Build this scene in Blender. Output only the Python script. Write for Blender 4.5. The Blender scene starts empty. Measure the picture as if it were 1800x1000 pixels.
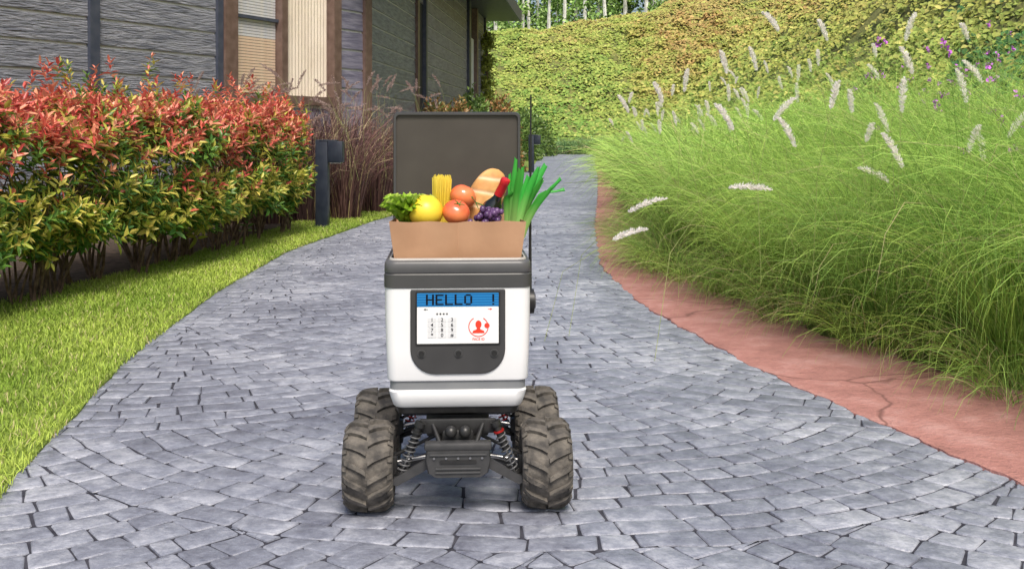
import bpy, bmesh, math, random
import numpy as np
from mathutils import Vector, Matrix, Euler
random.seed(7); rng=np.random.default_rng(7)
sc=bpy.context.scene
R=math.radians
# ------------------------------------------------------------ helpers
def link(o,parent=None):
    sc.collection.objects.link(o)
    if parent is not None: o.parent=parent
    return o
def empty(name,loc=(0,0,0),rotz=0):
    e=bpy.data.objects.new(name,None); e.empty_display_size=.1
    e.location=loc; e.rotation_euler=(0,0,rotz); sc.collection.objects.link(e); return e
def npmesh(name,verts,faces,mat,parent=None,col=None,smooth=False):
    me=bpy.data.meshes.new(name)
    verts=np.asarray(verts,dtype=np.float32); faces=np.asarray(faces,dtype=np.int32)
    m,k=faces.shape
    me.vertices.add(len(verts)); me.vertices.foreach_set("co",verts.ravel())
    me.loops.add(m*k); me.loops.foreach_set("vertex_index",faces.ravel())
    me.polygons.add(m); me.polygons.foreach_set("loop_start",np.arange(0,m*k,k,dtype=np.int32))
    me.update(calc_edges=True)
    if smooth: me.polygons.foreach_set("use_smooth",np.ones(m,dtype=bool))
    if col is not None:
        a=me.attributes.new("Col",'FLOAT_COLOR','POINT')
        c=np.ones((len(verts),4),dtype=np.float32); c[:,:3]=np.clip(col,0,1)
        a.data.foreach_set("color",c.ravel())
    me.materials.append(mat)
    return link(bpy.data.objects.new(name,me),parent)
def pymesh(name,verts,faces,mat,parent=None,smooth=None):
    me=bpy.data.meshes.new(name); me.from_pydata([tuple(v) for v in verts],[],faces); me.update()
    me.materials.append(mat)
    if smooth is not None:
        me.polygons.foreach_set("use_smooth",[True]*len(me.polygons))
        me.set_sharp_from_angle(angle=R(smooth))
    return link(bpy.data.objects.new(name,me),parent)
def bmobj(name,bm,mat,parent=None,smooth=None):
    bmesh.ops.recalc_face_normals(bm,faces=bm.faces)
    me=bpy.data.meshes.new(name); bm.to_mesh(me); bm.free(); me.materials.append(mat)
    if smooth is not None:
        me.polygons.foreach_set("use_smooth",[True]*len(me.polygons))
        me.set_sharp_from_angle(angle=R(smooth))
    return link(bpy.data.objects.new(name,me),parent)
def box(name,c,s,mat,parent=None,rot=(0,0,0),bevel=0.0,seg=2):
    bm=bmesh.new(); bmesh.ops.create_cube(bm,size=1)
    bmesh.ops.scale(bm,vec=s,verts=bm.verts)
    if bevel>0: bmesh.ops.bevel(bm,geom=bm.edges[:],offset=bevel,segments=seg,profile=.5,affect='EDGES')
    o=bmobj(name,bm,mat,parent,40 if bevel>0 else None)
    o.location=c; o.rotation_euler=rot; return o
def cyl(name,p0,p1,r0,r1,mat,parent=None,n=20):
    p0=Vector(p0);p1=Vector(p1);d=p1-p0
    bm=bmesh.new(); bmesh.ops.create_cone(bm,cap_ends=True,segments=n,radius1=r0,radius2=r1,depth=d.length)
    o=bmobj(name,bm,mat,parent,40)
    o.location=(p0+p1)/2; o.rotation_mode='QUATERNION'; o.rotation_quaternion=d.to_track_quat('Z','Y'); return o
def lathe(name,prof,mat,parent=None,n=40,smooth=35):
    vs=[];fs=[]
    for r,z in prof:
        for i in range(n):
            a=2*math.pi*i/n; vs.append((r*math.cos(a),r*math.sin(a),z))
    for j in range(len(prof)-1):
        for i in range(n):
            i2=(i+1)%n; fs.append((j*n+i,j*n+i2,(j+1)*n+i2,(j+1)*n+i))
    fs.append(tuple(range(n))[::-1]); fs.append(tuple((len(prof)-1)*n+i for i in range(n)))
    return pymesh(name,vs,fs,mat,parent,smooth)
def curve(name,pts,rad,mat,parent=None,radii=None):
    cu=bpy.data.curves.new(name,'CURVE'); cu.dimensions='3D'; cu.bevel_depth=rad; cu.bevel_resolution=2
    sp=cu.splines.new('POLY'); sp.points.add(len(pts)-1)
    for i,p in enumerate(pts):
        sp.points[i].co=(*p,1)
        if radii: sp.points[i].radius=radii[i]
    cu.materials.append(mat); cu.use_fill_caps=True
    return link(bpy.data.objects.new(name,cu),parent)
def sines(x,y,f,seed,n=5):
    r=np.random.default_rng(seed); out=0
    for i in range(n):
        a=r.uniform(0,6.28); ff=f*(1.0+.9*i); ph=r.uniform(0,6.28)
        out=out+np.sin((x*math.cos(a)+y*math.sin(a))*ff+ph)/(1+.5*i)
    return out/2.6
# ------------------------------------------------------------ materials
def newmat(name):
    m=bpy.data.materials.new(name); m.use_nodes=True; nt=m.node_tree
    return m,nt,nt.nodes["Principled BSDF"]
def pmat(name,c1,c2=None,rough=.5,scale=8,bump=0,bscale=None,metal=0,stretch=(1,1,1),detail=4,spec=.5,coat=0,lo=.35,hi=.65,bdist=.01):
    m,nt,b=newmat(name); N=nt.nodes; L=nt.links
    b.inputs["Roughness"].default_value=rough; b.inputs["Metallic"].default_value=metal
    b.inputs["Specular IOR Level"].default_value=spec; b.inputs["Coat Weight"].default_value=coat
    tc=N.new("ShaderNodeTexCoord"); mp=N.new("ShaderNodeMapping"); mp.inputs["Scale"].default_value=stretch
    L.new(tc.outputs["Object"],mp.inputs[0])
    if c2 is None: c2=tuple(x*1.12 for x in c1)
    n=N.new("ShaderNodeTexNoise"); n.inputs["Scale"].default_value=scale; n.inputs["Detail"].default_value=detail
    L.new(mp.outputs[0],n.inputs["Vector"])
    cr=N.new("ShaderNodeValToRGB"); cr.color_ramp.elements[0].position=lo; cr.color_ramp.elements[1].position=hi
    cr.color_ramp.elements[0].color=(*c1,1); cr.color_ramp.elements[1].color=(*c2,1)
    L.new(n.outputs["Fac"],cr.inputs[0]); L.new(cr.outputs[0],b.inputs["Base Color"])
    if bump>0:
        n2=N.new("ShaderNodeTexNoise"); n2.inputs["Scale"].default_value=bscale or scale*4; n2.inputs["Detail"].default_value=5
        L.new(mp.outputs[0],n2.inputs["Vector"])
        bp=N.new("ShaderNodeBump"); bp.inputs["Strength"].default_value=bump; bp.inputs["Distance"].default_value=bdist
        L.new(n2.outputs["Fac"],bp.inputs["Height"]); L.new(bp.outputs[0],b.inputs["Normal"])
    return m
def leafmat(name,rough=.45,trans=.3,spec=.4):
    m,nt,b=newmat(name); N=nt.nodes; L=nt.links
    at=N.new("ShaderNodeAttribute"); at.attribute_name="Col"
    L.new(at.outputs["Color"],b.inputs["Base Color"]); b.inputs["Roughness"].default_value=rough
    b.inputs["Specular IOR Level"].default_value=spec
    if trans<=0: return m
    tr=N.new("ShaderNodeBsdfTranslucent"); g=N.new("ShaderNodeGamma"); g.inputs[1].default_value=.8
    L.new(at.outputs["Color"],g.inputs[0]); L.new(g.outputs[0],tr.inputs[0])
    mx=N.new("ShaderNodeMixShader"); mx.inputs[0].default_value=trans
    L.new(b.outputs[0],mx.inputs[1]); L.new(tr.outputs[0],mx.inputs[2])
    L.new(mx.outputs[0],N["Material Output"].inputs[0]); return m
# ------------------------------------------------------------ path edge curves (metres)
RY=[-8,0,3,4,5.97,8.1,10.45,14.8,20,30,45,60,90]
RX=[5.0,3.2,2.25,1.86,1.33,.965,.84,1.11,1.55,2.35,3.4,4.6,6.5]
LY=[-8,0,3,3.95,6.12,8.65,11.7,15.7,20,25,36,48,60,90]
LX=[-1.0,-1.2,-1.6,-1.84,-2.17,-2.37,-2.42,-2.0,-1.3,-.55,.6,1.1,1.5,2.5]
def smooth_tab(Y,X):
    ys=np.linspace(-8,90,500); xs=np.interp(ys,Y,X)
    k=np.array([1,2,3,2,1])/9
    xp=np.pad(xs,2,mode='edge'); return ys,np.convolve(xp,k,'valid')
_ry,_rx=smooth_tab(RY,RX); _ly,_lx=smooth_tab(LY,LX)
Rf=lambda y:np.interp(y,_ry,_rx)
Lf=lambda y:np.interp(y,_ly,_lx)
def wr(y): return np.interp(y,[0,4,6,7.6,10,14,60],[1.15,1.1,1.0,.82,.6,.42,.35])+.05*np.sin(y*1.7)+.03*np.sin(y*4.1+1)
def hgt(x,y):
    x=np.asarray(x,float);y=np.asarray(y,float)
    r=Rf(y)+wr(y)-.05
    bank=.26*np.clip(x-r,0,2.6)
    hill1=.85*np.clip(x-(r+2.6),0,100)
    hill2=.42*np.clip(y-61,0,100)
    h=np.maximum(bank+hill1,hill2)
    amp=np.clip((h-.7)*.22,0,.5)
    h=h+amp*sines(x,y,.9,3)
    top=8.9+.2*sines(x,y,.15,9)+.22*np.clip(x-2,0,12)+.7*np.clip(x-12,0,30)
    h=-np.logaddexp(-h*2,-top*2)/2
    return h-.03
# ------------------------------------------------------------ ground
xs=np.concatenate([[-400,-150,-60,-30,-15],np.arange(-10,24,.3),[26,32,45,80,200,400]])
ys=np.concatenate([[-60,-20,-8,-3],np.arange(0,98,.4),[100,120,200,500]])
GX,GY=np.meshgrid(xs,ys); GZ=hgt(GX,GY)
v=np.stack([GX,GY,GZ],-1).reshape(-1,3); nx=len(xs); ny=len(ys)
ii,jj=np.meshgrid(np.arange(nx-1),np.arange(ny-1)); a=(jj*nx+ii).ravel()
f=np.stack([a,a+1,a+nx+1,a+nx],-1)
m_ground=pmat("soil_and_growth",(.09,.11,.03),(.18,.18,.05),rough=.95,scale=1.3,bump=.6,bscale=20,bdist=.05)
npmesh("ground",v,f,m_ground,smooth=True)
def strip(name,ylist,xa,xb,z,mat,skirt=.03,parent=None):
    vs=[];fs=[];n=len(ylist)
    for y in ylist:
        a_,b_=xa(y),xb(y)
        vs+= [(a_,y,z-skirt),(a_,y,z),(b_,y,z),(b_,y,z-skirt)]
    for i in range(n-1):
        for k in range(3):
            fs.append((i*4+k,i*4+k+1,(i+1)*4+k+1,(i+1)*4+k))
    return pymesh(name,vs,fs,mat,parent,30)
m_lawn=pmat("lawn_turf",(.12,.18,.022),(.22,.30,.05),rough=.9,scale=3,bump=.5,bscale=60)
lawn=empty("lawn")
yl=list(np.arange(-4,60,.25))
strip("turf",yl,lambda y:-14.0,lambda y:float(Lf(y))+.012*math.sin(y*9)+.01*math.sin(y*23),.012,m_lawn,parent=lawn)
m_grass=leafmat("grass_blades",.5,.35,.3); m_grass2=leafmat("far_grass_blades",.55,.12,.3); m_turf=leafmat("turf_blades",.6,.12,.2)
def ribbons(name,base,az,Ln,phi0,kap,wid,segs,cb,ct,mat,parent=None,pw=1.3,tw=None,tippow=2.0):
    N=len(az); t=np.linspace(0,1,segs+1)
    phi=phi0[:,None]+kap[:,None]*((t[None,:-1]+.5/segs)**pw)
    dr=Ln[:,None]/segs*np.sin(phi); dz=Ln[:,None]/segs*np.cos(phi)
    r=np.concatenate([np.zeros((N,1)),np.cumsum(dr,1)],1); z=np.concatenate([np.zeros((N,1)),np.cumsum(dz,1)],1)
    ca,sa=np.cos(az)[:,None],np.sin(az)[:,None]
    P=np.stack([base[:,0:1]+r*ca,base[:,1:2]+r*sa,base[:,2:3]+z],-1)
    if tw is None: tw=rng.uniform(-.9,.9,N)
    side=np.stack([-np.sin(az)*np.cos(tw),np.cos(az)*np.cos(tw),np.sin(tw)],-1)
    w=(wid[:,None]*.5*(1-.92*t[None,:]**tippow))[...,None]
    V=np.stack([P-side[:,None,:]*w,P+side[:,None,:]*w],2)
    V=V.reshape(-1,3)
    b0=(np.arange(N)*(segs+1)*2)[:,None]+np.arange(segs)[None,:]*2
    F=np.stack([b0,b0+1,b0+3,b0+2],-1).reshape(-1,4)
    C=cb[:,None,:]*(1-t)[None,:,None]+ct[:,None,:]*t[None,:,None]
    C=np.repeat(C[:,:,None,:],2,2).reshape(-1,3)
    return npmesh(name,V,F,mat,parent,C)
def hedge_x(y): return np.interp(y,[4,7.6,10,12.5,14.5],[-4.0,-3.6,-3.12,-2.85,-2.7])
HE=14.5
N=120000
u=rng.random(N); Y=3.2+ (18-3.2)*u**1.7
u2=rng.random(N); xa=hedge_x(Y)-.35; xb=Lf(Y)+.02
X=xa+(xb-xa)*u2
b=np.stack([X,Y,np.full(N,.01)],-1)
pt=np.clip(sines(X,Y,2.2,5)[:,None]*.5+.5+rng.normal(0,.15,(N,1)),0,1)
g1=np.array([.18,.29,.035]);g2=np.array([.40,.50,.09])
cc=(g1*(1-pt)+g2*pt)*rng.uniform(.7,1.3,(N,1))
dry=rng.random(N)<.07; cc[dry]=np.array([.48,.42,.22])
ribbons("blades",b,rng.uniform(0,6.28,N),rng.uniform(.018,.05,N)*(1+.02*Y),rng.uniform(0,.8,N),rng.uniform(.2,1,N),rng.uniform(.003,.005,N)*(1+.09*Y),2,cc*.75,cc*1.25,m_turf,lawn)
m_soil=pmat("bed_soil",(.03,.02,.014),(.10,.07,.05),rough=1,scale=15,bump=.8,bscale=50)
strip("planting_bed",list(np.arange(2,14.2,.3)),lambda y:-9.0,lambda y:float(hedge_x(y))-.28+.08*math.sin(y*5)+.05*math.sin(y*13),.022,m_soil,skirt=.02)
strip("planting_bed",list(np.arange(14.2,44,.3)),lambda y:-7.5,lambda y:float(Lf(y))-.5+.05*math.sin(y*5),.022,m_soil,skirt=.02)
# ------------------------------------------------------------ stone path
m_mortar=pmat("joint_mortar",(.026,.027,.036),(.06,.06,.075),rough=.9,scale=20,spec=.2)
def stone_material():
    m,nt,b=newmat("stamped_stone"); N=nt.nodes; L=nt.links
    geo=N.new("ShaderNodeNewGeometry"); tc=N.new("ShaderNodeTexCoord")
    n1=N.new("ShaderNodeTexNoise"); n1.inputs["Scale"].default_value=10; n1.inputs["Detail"].default_value=6; n1.inputs["Roughness"].default_value=.8
    n3=N.new("ShaderNodeTexNoise"); n3.inputs["Scale"].default_value=.9; n3.inputs["Detail"].default_value=3
    L.new(tc.outputs["Object"],n1.inputs["Vector"]); L.new(tc.outputs["Object"],n3.inputs["Vector"])
    cr=N.new("ShaderNodeValToRGB"); e=cr.color_ramp.elements
    e[0].position=.22; e[0].color=(.10,.105,.14,1); e[1].position=.80; e[1].color=(.50,.515,.57,1)
    x=e.new(.5); x.color=(.235,.25,.305,1)
    ad=N.new("ShaderNodeMath"); ad.operation='MULTIPLY_ADD'; ad.inputs[1].default_value=.16
    L.new(geo.outputs["Random Per Island"],ad.inputs[0]); 
    ad2=N.new("ShaderNodeMath"); ad2.operation='MULTIPLY_ADD'; ad2.inputs[1].default_value=.5
    L.new(n3.outputs["Fac"],ad2.inputs[0])
    sub=N.new("ShaderNodeMath"); sub.operation='SUBTRACT'; sub.inputs[1].default_value=.33
    L.new(n1.outputs["Fac"],sub.inputs[0]); L.new(sub.outputs[0],ad2.inputs[2]); L.new(ad2.outputs[0],ad.inputs[2])
    L.new(ad.outputs[0],cr.inputs[0]); L.new(cr.outputs[0],b.inputs["Base Color"])
    b.inputs["Specular IOR Level"].default_value=.55
    n2=N.new("ShaderNodeTexNoise"); n2.inputs["Scale"].default_value=13; n2.inputs["Detail"].default_value=5; n2.inputs["Roughness"].default_value=.68
    L.new(tc.outputs["Object"],n2.inputs["Vector"])
    bp=N.new("ShaderNodeBump"); bp.inputs["Strength"].default_value=.85; bp.inputs["Distance"].default_value=.014
    L.new(n2.outputs["Fac"],bp.inputs["Height"]); L.new(bp.outputs[0],b.inputs["Normal"])
    mr=N.new("ShaderNodeMapRange"); mr.inputs[3].default_value=.30; mr.inputs[4].default_value=.58
    L.new(n1.outputs["Fac"],mr.inputs[0]); L.new(mr.outputs[0],b.inputs["Roughness"])
    return m
m_stone=stone_material()
path=empty("stone_path")
strip("mortar_bed",list(np.arange(-4,64,.3)),lambda y:float(Lf(y))-.15,lambda y:float(Rf(y))+.15,-.003,m_mortar,skirt=.02,parent=path)
def clip(poly,cx,cy,nx_,ny_,dist):
    out=[];n=len(poly)
    for i in range(n):
        p=poly[i];q=poly[(i+1)%n]
        dp=(p[0]-cx)*nx_+(p[1]-cy)*ny_-dist; dq=(q[0]-cx)*nx_+(q[1]-cy)*ny_-dist
        if dp>=0: out.append(p)
        if (dp>=0)!=(dq>=0):
            t=dp/(dp-dq); out.append((p[0]+(q[0]-p[0])*t,p[1]+(q[1]-p[1])*t))
    return out
def area(p): return .5*sum(p[i][0]*p[(i+1)%len(p)][1]-p[(i+1)%len(p)][0]*p[i][1] for i in range(len(p)))
def inset(p,d):
    n=len(p); out=[]
    for i in range(n):
        a_=p[i-1];b_=p[i];c_=p[(i+1)%n]
        e1=(b_[0]-a_[0],b_[1]-a_[1]);e2=(c_[0]-b_[0],c_[1]-b_[1])
        l1=math.hypot(*e1)+1e-9;l2=math.hypot(*e2)+1e-9
        nx1,ny1=-e1[1]/l1,e1[0]/l1; nx2,ny2=-e2[1]/l2,e2[0]/l2
        bx,by=nx1+nx2,ny1+ny2; k=bx*nx1+by*ny1
        k=max(k,.6); out.append((b_[0]+bx*d/k,b_[1]+by*d/k))
    return out
rho=2.6; W=rho*1.732; H=rho*.5; rs=random.Random(5)
V=[];F=[]
def warp(x,y):
    return (x+.010*math.sin(y*9.1+x*3)+.008*math.sin(x*21+y*13),y+.011*math.sin(x*8.3-y*2.2)+.008*math.sin(x*19-y*17+1))
for row in range(-4,50):
    cy=6.0+row*H
    off=(row%2)*W/2
    for col in range(-3,5):
        cx=0.1+col*W+off
        if cx+W/2+.5<Lf(cy-1.5)-.3 and cx+W/2+.5<Lf(cy)-.3: continue
        if cx-W/2-.5>Rf(cy-1.5)+.3 and cx-W/2-.5>Rf(cy)+.3: continue
        r1=rho
        while r1>.08:
            th=rs.uniform(.105,.155) if r1<rho else .12; r0=max(r1-th,0.0)
            if r0<.06: r0=0.0
            rm=(r0+r1)/2; a_=-1.12+rs.uniform(-.1,0); bounds=[a_]
            while a_<1.1: a_+=rs.choice([rs.uniform(.10,.14),rs.uniform(.14,.20),rs.uniform(.18,.26)])/max(rm,.15); bounds.append(a_)
            for i in range(len(bounds)-1):
                a0=bounds[i];a1=bounds[i+1]; sk=rs.uniform(-.016,.016)/max(rm,.2)
                J=lambda:rs.uniform(-.005,.005)
                poly=[]
                for rr,aa in ((r0,a0),(r1,a0),(r1,(a0+a1)/2),(r1,a1),(r0,a1),(r0,(a0+a1)/2)):
                    poly.append((cx+rr*math.sin(aa)+J(),cy-rr*math.cos(aa)+J()))
                if area(poly)<0: poly=poly[::-1]
                mx=sum(p[0] for p in poly)/6;my=sum(p[1] for p in poly)/6
                if my<2.2 or my>63 or mx<Lf(my)-.2 or mx>Rf(my)+.2: continue
                ok=True
                for sx in (-1,1):
                    ux,uy=cx+sx*W/2,cy+H; dx,dy=mx-ux,my-uy; dl=math.hypot(dx,dy)+1e-9
                    if dl<rho-.16: ok=False;break
                    poly=clip(poly,ux,uy,dx/dl,dy/dl,rho)
                    if len(poly)<3: ok=False;break
                if not ok or area(poly)<.0012: continue
                q=[p for k_,p in enumerate(poly) if math.hypot(p[0]-poly[k_-1][0],p[1]-poly[k_-1][1])>.014]
                if len(q)<3: continue
                q=[warp(*p) for p in q]
                q=inset(q,.0026)
                cp=[]
                for k_ in range(len(q)):
                    p=q[k_];n_=q[(k_+1)%len(q)]
                    cp.append((p[0]*.90+n_[0]*.10,p[1]*.90+n_[1]*.10)); cp.append((p[0]*.10+n_[0]*.90,p[1]*.10+n_[1]*.90))
                q2=inset(cp,.0025);q3=inset(cp,.008)
                zt=rs.uniform(-.0007,.0007); s0=len(V);n=len(cp)
                tx,ty=rs.uniform(-.010,.010),rs.uniform(-.010,.010)
                V+=[(p[0],p[1],-.006) for p in cp]
                V+=[(p[0],p[1],.001+zt+(p[0]-mx)*tx+(p[1]-my)*ty) for p in q2]
                V+=[(p[0],p[1],.003+zt+(p[0]-mx)*tx+(p[1]-my)*ty) for p in q3]
                for k_ in range(n):
                    k2=(k_+1)%n
                    F.append((s0+k_,s0+k2,s0+n+k2,s0+n+k_)); F.append((s0+n+k_,s0+n+k2,s0+2*n+k2,s0+2*n+k_))
                F.append(tuple(s0+2*n+k_ for k_ in range(n)))
            r1=r0
pymesh("paving_stones",V,F,m_stone,path,50)
# red concrete edging
def redmat():
    m,nt,b=newmat("red_concrete"); N=nt.nodes;L=nt.links
    tc=N.new("ShaderNodeTexCoord"); n1=N.new("ShaderNodeTexNoise"); n1.inputs["Scale"].default_value=3; n1.inputs["Detail"].default_value=8; n1.inputs["Roughness"].default_value=.72
    L.new(tc.outputs["Object"],n1.inputs["Vector"])
    cr=N.new("ShaderNodeValToRGB"); e=cr.color_ramp.elements; e[0].position=.26;e[0].color=(.25,.115,.10,1); e[1].position=.74;e[1].color=(.54,.31,.285,1); x=e.new(.5); x.color=(.41,.19,.165,1)
    L.new(n1.outputs["Fac"],cr.inputs[0])
    n2=N.new("ShaderNodeTexNoise"); n2.inputs["Scale"].default_value=2.2; n2.inputs["Detail"].default_value=3; L.new(tc.outputs["Object"],n2.inputs["Vector"])
    vm=N.new("ShaderNodeVectorMath"); vm.operation='MULTIPLY_ADD'; vm.inputs[1].default_value=(.35,.35,.35); L.new(n2.outputs["Color"],vm.inputs[0]); L.new(tc.outputs["Object"],vm.inputs[2])
    vo=N.new("ShaderNodeTexVoronoi"); vo.feature='DISTANCE_TO_EDGE'; vo.inputs["Scale"].default_value=.45; L.new(vm.outputs[0],vo.inputs["Vector"])
    mr=N.new("ShaderNodeMapRange"); mr.inputs[1].default_value=.001; mr.inputs[2].default_value=.007; L.new(vo.outputs["Distance"],mr.inputs[0])
    mx=N.new("ShaderNodeMixRGB"); mx.inputs[1].default_value=(.22,.10,.085,1); L.new(mr.outputs[0],mx.inputs[0]); L.new(cr.outputs[0],mx.inputs[2]); L.new(mx.outputs[0],b.inputs["Base Color"])
    n4=N.new("ShaderNodeTexNoise"); n4.inputs["Scale"].default_value=45; n4.inputs["Detail"].default_value=5; L.new(tc.outputs["Object"],n4.inputs["Vector"])
    ad3=N.new("ShaderNodeMath"); ad3.operation='MULTIPLY_ADD'; ad3.inputs[1].default_value=2.2; L.new(n1.outputs["Fac"],ad3.inputs[0]); L.new(n4.outputs["Fac"],ad3.inputs[2])
    bp=N.new("ShaderNodeBump"); bp.inputs["Strength"].default_value=.8; bp.inputs["Distance"].default_value=.016; L.new(ad3.outputs[0],bp.inputs["Height"]); L.new(bp.outputs[0],b.inputs["Normal"])
    b.inputs["Roughness"].default_value=.92; return m
V=[];F=[];yy=np.arange(0,60,.06);nk=9
for i,y in enumerate(yy):
    x0=float(Rf(y))+.012*math.sin(y*11)+.008*math.sin(y*37); x1=float(Rf(y)+wr(y))+.05*math.sin(y*7)+.03*math.sin(y*19)
    V.append((x0,y,-.02))
    for k in range(nk):
        t=k/(nk-1); x=x0+(x1-x0)*t; V.append((x+(.006 if k==0 else 0),y,.013+.003*math.sin(y*2.3+x*3)+.002*math.sin(x*14+y*9)-(.005 if k==0 else 0)))
    V.append((x1,y,-.03))
n=nk+2
for i in range(len(yy)-1):
    for k in range(n-1): F.append((i*n+k,i*n+k+1,(i+1)*n+k+1,(i+1)*n+k))
pymesh("kerb",V,F,redmat(),None,50)
# ------------------------------------------------------------ leaf generator
def leaves(name,pos,dr,nrm,Ln,Wd,col,mat,parent=None,fold=.25,droop=.15):
    n=len(Ln)
    dr=dr/np.linalg.norm(dr,axis=1,keepdims=True)
    side=np.cross(dr,nrm); side/=np.linalg.norm(side,axis=1,keepdims=True)+1e-9
    up=np.cross(side,dr)
    L_=Ln[:,None];W_=Wd[:,None]*.5
    base=pos; tip=pos+dr*L_-up*L_*droop
    def pt(t,s,k): return pos+dr*L_*t+side*W_*s*k+up*W_*fold*k-up*L_*droop*t*t
    Vv=np.stack([base,pt(.35,1,1),pt(.7,1,.75),tip,pt(.7,-1,.75),pt(.35,-1,1)],1).reshape(-1,3)
    b0=np.arange(n)*6
    Fv=np.stack([np.stack([b0,b0+1,b0+2,b0+3],-1),np.stack([b0,b0+3,b0+4,b0+5],-1)],1).reshape(-1,4)
    C=np.repeat(col[:,None,:],6,1)
    return npmesh(name,Vv,Fv,mat,parent,C.reshape(-1,3))
def rvec(n):
    v_=rng.normal(size=(n,3)); return v_/np.linalg.norm(v_,axis=1,keepdims=True)
def tubes(name,paths,mat,parent=None,n=5):
    V=[];F=[]
    for pts,rad in paths:
        s0=len(V)
        for i,p in enumerate(pts):
            p=Vector(p); d=(Vector(pts[min(i+1,len(pts)-1)])-Vector(pts[max(i-1,0)])).normalized()
            u_=d.orthogonal().normalized() if abs(d.x)<.9 else Vector((0,1,0)); w_=d.cross(u_)
            for k in range(n):
                a_=6.2832*k/n; V.append(p+(u_*math.cos(a_)+w_*math.sin(a_))*rad[i])
        for i in range(len(pts)-1):
            for k in range(n):
                k2=(k+1)%n; F.append((s0+i*n+k,s0+i*n+k2,s0+(i+1)*n+k2,s0+(i+1)*n+k))
    return pymesh(name,V,F,mat,parent,60)
m_bark=pmat("bark",(.09,.055,.038),(.24,.16,.115),rough=.9,scale=20)
m_leaf=leafmat("glossy_leaf",.36,.26,.5)
# ------------------------------------------------------------ hedge
hedge=empty("hedge")
paths=[]
for i in range(52):
    y=4.6+9.6*(i+rs.uniform(-.3,.3))/52; x=float(hedge_x(y))-rs.uniform(.1,.55)
    for s in range(rs.choice([3,4,5])):
        p=Vector((x+rs.uniform(-.05,.05),y+rs.uniform(-.05,.05),0)); d=Vector((rs.uniform(-.3,.3),rs.uniform(-.3,.3),1))
        pts=[p.copy()]
        for k in range(6):
            d=Vector((d.x+rs.uniform(-.2,.2),d.y+rs.uniform(-.2,.2),1)); p=p+d.normalized()*rs.uniform(.13,.2); pts.append(p.copy())
            if k>1 and rs.random()<.7:
                q=p+Vector((rs.uniform(-.25,.25),rs.uniform(-.25,.25),rs.uniform(.1,.3))); paths.append(([p,(p+q)/2+Vector((0,0,.02)),q],[.006,.005,.002]))
        r_=rs.uniform(.009,.017); paths.append((pts,[r_*(1-.11*k) for k in range(7)]))
tubes("stems",paths,m_bark,hedge)
def hedge_shoots(n,shell=True):
    y=4.4+(HE-4.6)*rng.random(n)
    bump=1+.16*sines(y,y*0,2.2,21)
    cx=hedge_x(y)-.40; hw=.62*bump; 
    zt=1.48+.10*sines(y,y*0+3,1.5,8)+.09*sines(y,y*0,5,4); zb=.46+.14*sines(y,y*0,3,12)
    zc=(zt+zb)/2; hz=(zt-zb)/2
    a_=rng.uniform(-.62*math.pi,.78*math.pi,n)
    ex=.58
    ca,sa=np.cos(a_),np.sin(a_)
    sx=np.sign(ca)*np.abs(ca)**ex; sz=np.sign(sa)*np.abs(sa)**ex
    k=(1-np.abs(rng.normal(0,.10,n))+.13*sines(a_*2.2,y*1.8,4,33)+rng.exponential(.045,n)) if shell else rng.uniform(.3,.88,n)
    endf=np.clip((HE-.1-y)/.7,.15,1)**.5
    x=cx+hw*sx*k*endf; z=zc+hz*sz*k*endf**.5
    nrm=np.stack([ca,rng.normal(0,.3,n)+np.where(y>HE-.8,.8,0),sa],-1)
    return np.stack([x,y,z],-1),nrm,(z-zb)/(zt-zb)
def leaf_whorls(P,Nn,hf,nl,redbias,name,ls=1.0,par=None):
    n=len(P); ax=Nn*.6+np.array([0,0,.75])+rvec(n)*.35; ax/=np.linalg.norm(ax,axis=1,keepdims=True)
    P2=np.repeat(P,nl,0); A=np.repeat(ax,nl,0); M=len(P2)
    k=np.tile(np.arange(nl),n); ang=k*2.4+np.repeat(rng.uniform(0,6,n),nl)
    t=k/nl
    ref=np.cross(A,np.array([.3,.9,.1])); ref/=np.linalg.norm(ref,axis=1,keepdims=True); rf2=np.cross(A,ref)
    rad=ref*np.cos(ang)[:,None]+rf2*np.sin(ang)[:,None]
    op=(1.0-.72*t)[:,None]
    D=rad*op+A*(1.1-op)+rvec(M)*.15
    pos=P2+A*(t*.15-.07)[:,None]
    Ln=rng.uniform(.085,.135,M)*(1-.35*t)*ls; Wd=Ln*rng.uniform(.30,.4,M)
    hfr=np.repeat(hf,nl)+rng.normal(0,.06,M)
    sh=np.repeat(rng.random(n),nl)
    yy=P2[:,1]
    v_=hfr*1.0+.85*(sh-.5)+.25*sines(yy,hfr*2,2.5,17)+.34*(t-.5)+redbias
    red=v_>.75
    yel=(~red)&((sh>.64)|((t>.55)&(sh>.28))|(v_>.57))
    gA=np.array([.055,.165,.03]);gB=np.array([.18,.32,.05]);yA=np.array([.40,.48,.06]);yB=np.array([.64,.52,.12])
    rA=np.array([.64,.11,.08]);rB=np.array([.86,.42,.25]);rC=np.array([.45,.07,.07])
    q=rng.random((M,1)); col=gA*(1-q)+gB*q
    cy_=yA*(1-q)+yB*q; 
    cr_=np.where(q<.65,rA*(1-q/.65)+rB*(q/.65),rC*(1-(q-.65)/.35)+rA*((q-.65)/.35))
    col=np.where(yel[:,None],cy_,col); col=np.where(red[:,None],cr_,col)
    col=col*rng.uniform(.8,1.2,(M,1))
    leaves(name,pos,D,A+rvec(M)*.2,Ln,Wd,col,m_leaf,par or hedge,fold=.35,droop=.18)
P,Nn,hf=hedge_shoots(4500); leaf_whorls(P,Nn,hf,10,0,"leaves")
P,Nn,hf=hedge_shoots(1200,False); leaf_whorls(P,Nn,hf,9,-.5,"inner_leaves")
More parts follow.
